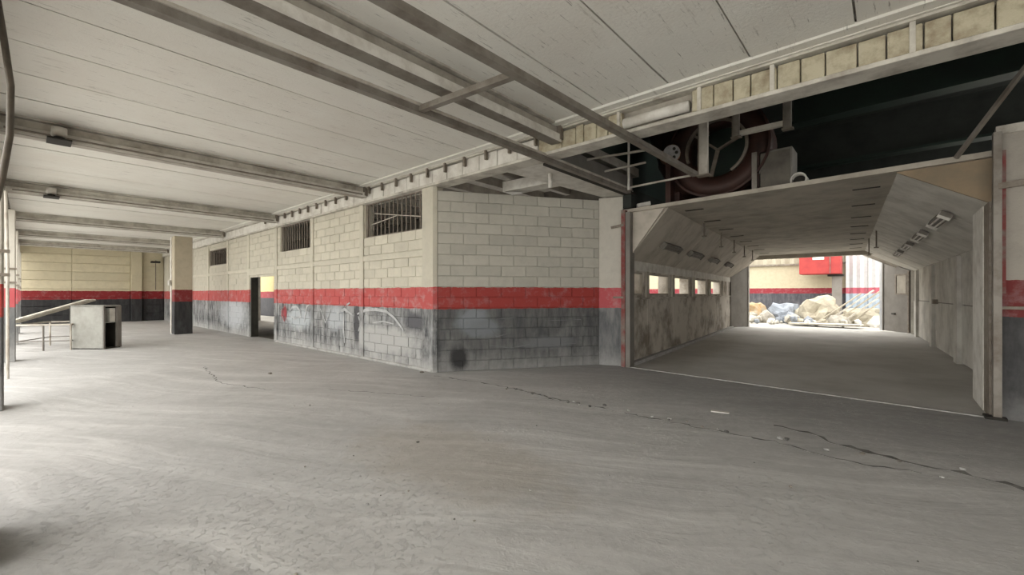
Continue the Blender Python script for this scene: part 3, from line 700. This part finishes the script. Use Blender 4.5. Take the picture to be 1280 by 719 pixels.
# blower on the passage roof
bl = thing('blower', 'large rust-red centrifugal blower on top of the passage roof', 'blower', (-2.5, 8.8, 3.27))
def ring(c, ro, ri, y0, y1, a0=0, a1=360, n=36):
    b = bmesh.new(); A = []
    full = a1-a0 >= 360
    for k in range(n+(0 if full else 1)):
        a = R(a0+(a1-a0)*k/n); ca, sa = math.cos(a), math.sin(a)
        A.append([b.verts.new((c[0]+r*ca, y, c[2]+r*sa)) for r, y in ((ro, y0), (ro, y1), (ri, y1), (ri, y0))])
    for i in range(len(A) if full else len(A)-1):
        p, q = A[i], A[(i+1) % len(A)]
        for k in range(4): b.faces.new((p[k], p[(k+1) % 4], q[(k+1) % 4], q[k]))
    if not full: b.faces.new(A[0]); b.faces.new(A[-1][::-1])
    return b
C = (-2.42, 8.7, 4.20)
obj('scroll_housing', ring(C, .88, .52, 8.5, 9.1), M['brown'], bl, True)
obj('rim', ring(C, .90, .86, 8.46, 8.5), M['brown'], bl)
obj('back_plate', ring(C, .53, .001, 9.0, 9.05), M['green'], bl)
obj('inlet_ring', ring(C, .55, .50, 8.44, 8.5, -60, 200), M['bars'], bl)
for a in (20, 140, 260):
    obj('inlet_arm', BR((C[0], 8.6, C[2]), (C[0]+.52*math.cos(R(a)), 8.5, C[2]+.52*math.sin(R(a))), .07, .03), M['bars'], bl)
obj('duct_elbow', T([(-3.75, 9.3, 5.2), (-3.55, 9.1, 4.7), (-3.4, 9.0, 4.3), (-3.2, 8.95, 3.9), (-2.9, 8.9, 3.62)], .33, 14), M['brown'], bl, True)
obj('foot', B(-3.3, -3.1, 8.5, 9.0, 3.27, 3.5), M['brown'], bl); obj('foot', B(-1.8, -1.65, 8.5, 9.0, 3.27, 3.6), M['brown'], bl)
mo = thing('motor', 'small orange-brown motor with round perforated grille beside the blower', 'motor', (-3.1, 8.2, 4.1))
obj('casing', T([(-3.42, 8.7, 4.30), (-3.25, 8.5, 4.25), (-3.1, 8.1, 4.16)], .16, 14), M['orange'], mo, True)
g = obj('end_grille', T([(-3.1, 8.1, 4.16), (-3.085, 8.06, 4.15)], .155, 16), M['grille'], mo)
for a in range(0, 360, 60): obj('vent_hole', T([(-3.085+.09*math.cos(R(a)), 8.066, 4.15+.09*math.sin(R(a))), (-3.08+.09*math.cos(R(a)), 8.05, 4.147+.09*math.sin(R(a)))], .03, 8), M['slot'], g)
obj('bracket', B(-3.3, -3.2, 8.3, 8.5, 3.27, 4.1), M['brown'], mo)
t = thing('steel_cabinet', 'dull brown metal cabinet on the passage roof beside the blower', 'cabinet', (-1.4, 8.6, 3.27))
obj('casing', B(-1.72, -1.22, 8.5, 9.0, 3.27, 3.98, bev=.01), M['gate'], t); obj('door', B(-1.69, -1.25, 8.485, 8.5, 3.31, 3.94), M['backroom'], t)
obj('side_stand', B(-1.82, -1.74, 8.45, 8.55, 3.27, 3.98), M['steel'], t)
t = thing('pipe_end', 'short white pipe piece lying on the passage roof', 'pipe', (-1.13, 8.5, 3.27))
b = bmesh.new()
for k in range(20):
    a = 2*math.pi*k/20
A = [[b.verts.new((-1.13+r*math.cos(2*math.pi*k/20), y, 3.39+r*math.sin(2*math.pi*k/20))) for r, y in ((.12, 8.45), (.12, 8.75), (.095, 8.75), (.095, 8.45))] for k in range(20)]
for i in range(20):
    p, q = A[i], A[(i+1) % 20]
    for k in range(4): b.faces.new((p[k], p[(k+1) % 4], q[(k+1) % 4], q[k]))
obj('shell', b, M['white'], t, True); obj('stop', T([(-1.13, 8.6, 3.39), (-1.13, 8.64, 3.39)], .095, 16), M['slot'], t)
tag(obj('loose_bracket', BR((-3.92, 8.35, 3.31), (-3.7, 8.5, 3.36), .12, .07), M['white']), 'small white scrap lying on the left front of the passage roof', 'scrap')

# ================================================================ PILLARS
pl = thing('concrete_pillar', 'free-standing square pillar with brown, red and black bands in mid hall', 'pillar', (-19.85, 3.85, 0))
obj('shaft', B(-20.1, -19.6, 3.57, 4.12, 0, 3.61, bev=.015), M['pillar'], pl)
obj('lit_edge', B(-20.13, -19.98, 3.545, 3.575, 0, 3.6), M['white'], pl)  # white strip stands in for light on the side facing the open front
obj('bracket_lamp', B(-20.1, -19.95, 3.46, 3.55, 1.8, 2.0, bev=.02), M['tubew'], pl)
labs = ['nearest striped pillar at the left edge of the picture', 'second striped pillar at the left edge, with a pale stripe', 'third pillar along the open left side', 'fourth pillar along the open left side', 'fifth pillar along the open left side']
for x, lb in zip((-8.7, -14.6, -19.4, -24.4, -29.2), labs):
    t = thing('concrete_pillar', lb, 'pillar', (x, -.5, 0))
    obj('shaft', B(x-.22, x+.22, -.66, -.20 if x > -10 else -.16, 0, 3.34, bev=.012), M['wallP'] if x < -10 else M['wallC'], t)
    obj('cleat', B(x+.2, x+.26, -.32, -.14, 2.02, 2.06), M['bars'], t); obj('cleat', B(x+.2, x+.26, -.32, -.14, 1.72, 1.76), M['bars'], t)
t = thing('concrete_pillar', 'pillar just outside the left bottom of the view', 'pillar', (-4.15, -.5, 0)); obj('shaft', B(-4.3, -3.62, -.75, -.14, 0, 3.31), M['wallP'], t)
# conduit / hose down the near left
tag(obj('hanging_hose', T([(-5.35, -.16, 3.9), (-5.37, -.12, 3.55), (-5.38, -.085, 3.2), (-5.40, -.09, 2.8), (-5.42, -.13, 2.45), (-5.44, -.19, 2.1), (-5.45, -.22, 1.9)], .022, 10), M['rubber'], None, True), 'brown hose hanging down at the left edge of the picture', 'hose')
tag(obj('downpipe', T([(-11.6, -.22, 0.0), (-11.6, -.22, 2.0), (-11.6, -.24, 3.3)], .022, 8), M['steel_w']), 'thin pale downpipe between the two left edge pillars', 'pipe')
# junction boxes on beams
for x, yv, lb in ((-8.84, .30, 'white junction box with dark plate under the second ceiling beam'), (-13.95, .36, 'junction box with dark plate under the third ceiling beam')):
    t = thing('junction_box', lb, 'fitting', (x+.18, yv, 3.6))
    obj('cup', T([(x+.19, yv, 3.80), (x+.19, yv, 3.68)], .08, 12), M['white'], t, True); obj('collar', T([(x+.19, yv, 3.665), (x+.19, yv, 3.63)], .06, 12), M['slot'], t)
    obj('plate', B(x+.02, x+.36, yv-.12, yv+.12, 3.60, 3.622), M['slot'], t)
# far lamp by the corner
t = thing('wall_lamp', 'small dark lamp bracket near the far corner of the hall', 'lamp', (-30.3, 4.7, 3.1))
obj('arm', BR((-30.7, 4.8, 3.3), (-30.3, 4.7, 3.3), .05, .05), M['bars'], t); obj('head', B(-30.45, -30.2, 4.5, 4.9, 3.18, 3.28, bev=.02), M['slot'], t); obj('drop_cable', T([(-30.6, 4.75, 3.3), (-30.6, 4.75, 1.7)], .02, 6), M['bars'], t)

# ================================================================ CLUTTER at the left
t = thing('metal_cabinet', 'grey metal cabinet lying open on its side near the left pillars', 'cabinet', (-16.6, 1.5, 0))
FK = Frame((-16.47, .76), (-15.80, 1.36), 1)     # front sheet; n points away from the viewer
FK.n = Vector((-FK.d.y, FK.d.x, 0)); FK.n.normalize()
dp = .5
obj('front_sheet', slab(FK, 0, FK.L, 0, .03, 0, 1.17), M['cab'], t)
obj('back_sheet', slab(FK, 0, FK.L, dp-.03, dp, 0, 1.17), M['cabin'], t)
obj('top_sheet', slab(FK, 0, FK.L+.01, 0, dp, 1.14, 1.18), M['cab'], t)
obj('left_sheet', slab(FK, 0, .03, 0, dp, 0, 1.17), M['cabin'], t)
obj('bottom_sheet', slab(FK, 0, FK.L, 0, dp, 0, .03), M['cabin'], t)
obj('shelf', slab(FK, .05, FK.L-.02, .03, dp-.03, .70, .72), M['cab'], t)
obj('edge_strip', slab(FK, FK.L-.04, FK.L+.02, dp-.1, dp+.02, .02, 1.16), M['gate'], t)
obj('edge_strip', slab(FK, FK.L-.02, FK.L+.01, .0, .05, .0, 1.16), M['gate'], t)
tag(obj('carton', slab(FK, FK.L-.25, FK.L-.03, dp-.28, dp-.12, .72, 1.1), M['white']), 'small white carton on the shelf inside the grey cabinet', 'carton')
# trestle rack
rk = thing('trestle_rack', 'low white tube rack beside the grey cabinet', 'rack', (-17.0, .3, 0))
c0, c1, c2, c3 = (-16.85, -.2), (-16.33, .78), (-18.2, .45), (-17.7, 1.4)
for p in (c0, c1, c2, c3): obj('leg', T([(p[0], p[1], 0), (p[0], p[1], .68)], .02, 6), M['steel_w'], rk)
mid = ((c0[0]+c1[0])/2, (c0[1]+c1[1])/2); obj('leg', T([(*mid, 0), (*mid, .68)], .02, 6), M['gate'], rk)
for a_, b_ in ((c0, c1), (c1, c3), (c3, c2), (c2, c0)):
    obj('top_rail', BR((*a_, .68), (*b_, .68), .04, .04), M['steel_w'], rk); obj('lower_rail', T([(*a_, .25), (*b_, .25)], .014, 6), M['gate'], rk)
# boards leaning up over rack and cabinet
for i in range(4):
    o = .17*i
    t = thing('weathered_board', ['front', 'second', 'third', 'rear'][i]+' weathered board sloping from the rack up over the cabinet', 'board', (-17.3-o*.8, .5+o*.5, .75), 'boards leaning over the rack')
    obj('plank', BR((-17.05-o*.75, -.35+o*.35, .74), (-18.1-o*.75, 1.2+o*.35, 1.30), .15, .05), M['wood'], t)
    for q in (.15, .5, .8):
        px, py, pz = -17.05-o*.75-1.2*q, -.35+o*.35+1.8*q, .74+.60*q
        obj('cleat', BR((px-.05, py-.03, pz+.03), (px+.04, py+.04, pz+.035), .05, .025), M['white'], t)
# ================================================================ small bits on the floor
def chip(x, y, s, m, lab, grp=None, flat=.35):
    b = bmesh.new(); bmesh.ops.create_icosphere(b, subdivisions=1, radius=s)
    for v in b.verts: v.co.x *= random.uniform(.7, 1.3); v.co.y *= random.uniform(.6, 1.1); v.co.z *= flat*random.uniform(.7, 1.2)
    zm = min(v.co.z for v in b.verts)
    bmesh.ops.translate(b, verts=b.verts, vec=(x, y, -zm)); return tag(obj('concrete_chip' if m != 'white' else 'plaster_flake', b, M[m]), lab, 'debris', grp)
def flake(p, q, w_, lab):
    return tag(obj('plaster_flake', BR((*p, .008), (*q, .008), w_, .012), M['white']), lab, 'debris')
flake((-1.70, 5.76), (-1.50, 5.80), .06, 'thin white flake on the floor before the passage threshold')
flake((1.0, 5.35), (1.12, 5.32), .04, 'white flake on the floor far to the right of the crack')
chip(-6.62, 4.93, .055, 'steel', 'dark lump on the floor at the foot of the white corner')
chip(-8.65, 3.0, .045, 'steel', 'dark chip on the floor in front of the long chalked wall')
chip(-3.55, 2.6, .02, 'crack', 'tiny dark stone alone on the open floor')
rn = random.Random(3)
G = 'rubble crumbs along the floor crack'
for i in range(26):
    u = rn.random(); x = -4.6+u*5.6; y = 4.98+rn.uniform(-.12, .12)+(.0 if x < -1 else .25*rn.random())
    chip(x, y, rn.uniform(.012, .03), rn.choice(('steel', 'crack', 'thresh')), 'small concrete crumb beside the floor crack', G, .6)
for i in range(34):
    x, y = rn.uniform(-6, .3), rn.uniform(.9, 4.4)
    if -.66*x+.75*y < 1.3: continue
    chip(x, y, rn.uniform(.006, .014), rn.choice(('rub', 'thresh', 'crack')), 'tiny loose grit stone on the open concrete floor', 'grit stones scattered on the floor', .6)

# ================================================================ YARD
rb = thing('red_container', 'red sheet metal box with a white patch high on the yard wall', 'box', (-3.0, 30.8, 2.62))
obj('body', B(-4.0, -2.05, 30.2, 31.5, 2.62, 3.95, bev=.03), M['redsheet'], rb)
obj('white_patch', B(-3.35, -2.8, 30.17, 30.2, 3.45, 3.85), M['white'], rb)
obj('side_rib', B(-2.55, -2.5, 30.16, 30.2, 2.64, 3.93), M['jambred'], rb)
ps = thing('grey_column', 'short grey column under the red box at the yard wall', 'column', (-2.35, 31.3, 0))
obj('shaft', B(-2.5, -2.05, 30.9, 31.3, -.05, 2.5), M['gate'], ps); obj('top_plate', B(-2.7, -1.95, 30.8, 31.4, 2.50, 2.615), M['slot'], ps)
def lump(x, y, z, sx, sy, sz, m, name, lab, cat, grp=None, seed=0, sub=3):
    from mathutils import noise as mn
    b = bmesh.new(); bmesh.ops.create_icosphere(b, subdivisions=sub, radius=1)
    for v in b.verts:
        n = 1+.4*mn.noise(v.co*1.8+Vector((seed*7.1, 0, 0)))+.24*mn.noise(v.co*4+Vector((seed, 3, 0)))
        c = v.co*n; c.z = max(c.z, -.35); v.co = Vector((c.x*sx, c.y*sy, (c.z+.35)*sz))
    bmesh.ops.translate(b, verts=b.verts, vec=(x, y, z)); return tag(obj(name, b, M[m], None, False), lab, cat, grp)
rn = random.Random(11)
lump(-6.95, 27.0, -.05, .65, .7, .9, 'white', 'rubble_sack', 'pale sack at the left end of the yard rubble', 'sack', None, 1)
lump(-5.7, 27.2, -.05, .6, .7, .8, 'tan', 'rubble_sack', 'tan sack beside the pale one in the yard rubble', 'sack', None, 2)
lump(-4.35, 27.0, -.05, .8, .8, .75, 'tarpb', 'plastic_heap', 'bluish plastic heap left of the centre of the yard rubble', 'heap', None, 3)
lump(-2.75, 27.0, -.05, .88, .9, .98, 'tarp', 'tarp_heap', 'big cream tarp heap under the red box', 'heap', None, 4)
lump(-.9, 26.8, -.05, 1.0, .8, .62, 'tarp', 'tarp_heap', 'lower cream tarp heap at the right of the rubble', 'heap', None, 5)
lump(-6.0, 25.9, -.05, .5, .4, .35, 'rub', 'rubble_lump', 'grey rubble lump in front of the pale sacks', 'rubble', None, 6, 2)
for k_, (x_, y_, sx_, sz_, m_, l_) in enumerate(((-6.35, 26.2, .45, .42, 'white', 'dirty white sack lying before the tan sack'), (-4.9, 26.1, .4, .5, 'rub', 'grey rubble lump between the tan sack and bluish plastic'), (-3.75, 26.0, .35, .45, 'tarpb', 'small bluish plastic lump before the cream tarp heap'),
        (-3.4, 25.5, .5, .25, 'tarp', 'low cream crumpled sheet before the big tarp heap'), (-1.9, 25.7, .5, .4, 'rub', 'brownish grey rubble lump before the leaning planks'), (-.35, 25.9, .4, .4, 'white', 'dirty white lump at the right end of the rubble'))):
    lump(x_, y_, -.05, sx_, .35, sz_, m_, 'rubble_lump', l_, 'rubble', None, 20+k_, 2)
for i in range(5):
    x0 = -1.7+i*.30
    tag(obj('leaning_plank', BR((x0-.9, 25.5+.1*i, .12), (x0+.7+.15*i, 26.0+.1*i, 1.5+.15*i), .12, .05), M['wood'] if i % 2 else M['tarp']), ['leftmost', 'second', 'middle', 'fourth', 'rightmost'][i]+' plank leaning on the right side of the yard rubble', 'plank', 'planks leaning on the rubble')
tag(obj('flat_board', BR((-3.6, 24.6, .06), (-.9, 24.3, .10), .8, .06), M['wood']), 'flat board lying in front of the yard rubble', 'board')
tag(obj('blue_sheet', BR((-.4, 26.2, -.05), (-.1, 26.4, .9), .5, .04), M['blue']), 'small blue sheet standing at the right of the rubble', 'sheet')
for i in range(44):
    x, y = rn.uniform(-7.2, .2), rn.uniform(24.6, 26.3); s = rn.uniform(.06, .26)
    b = bmesh.new(); bmesh.ops.create_icosphere(b, subdivisions=1, radius=s)
    for v in b.verts: v.co *= rn.uniform(.7, 1.3)
    zm = min(v.co.z for v in b.verts); bmesh.ops.translate(b, verts=b.verts, vec=(x, y, -.06-zm))
    tag(obj('rubble_stone', b, M[rc := rn.choice(('rub', 'white', 'tarp', 'tarpb', 'wood'))]), 'loose '+{'rub': 'greyish', 'white': 'dirty white', 'tarp': 'cream', 'tarpb': 'bluish grey', 'wood': 'brownish'}[rc]+' stone scattered before the yard heaps', 'rubble', 'loose stones in the yard')
for o in bpy.data.objects:
    if '_w' in o: del o['_w']
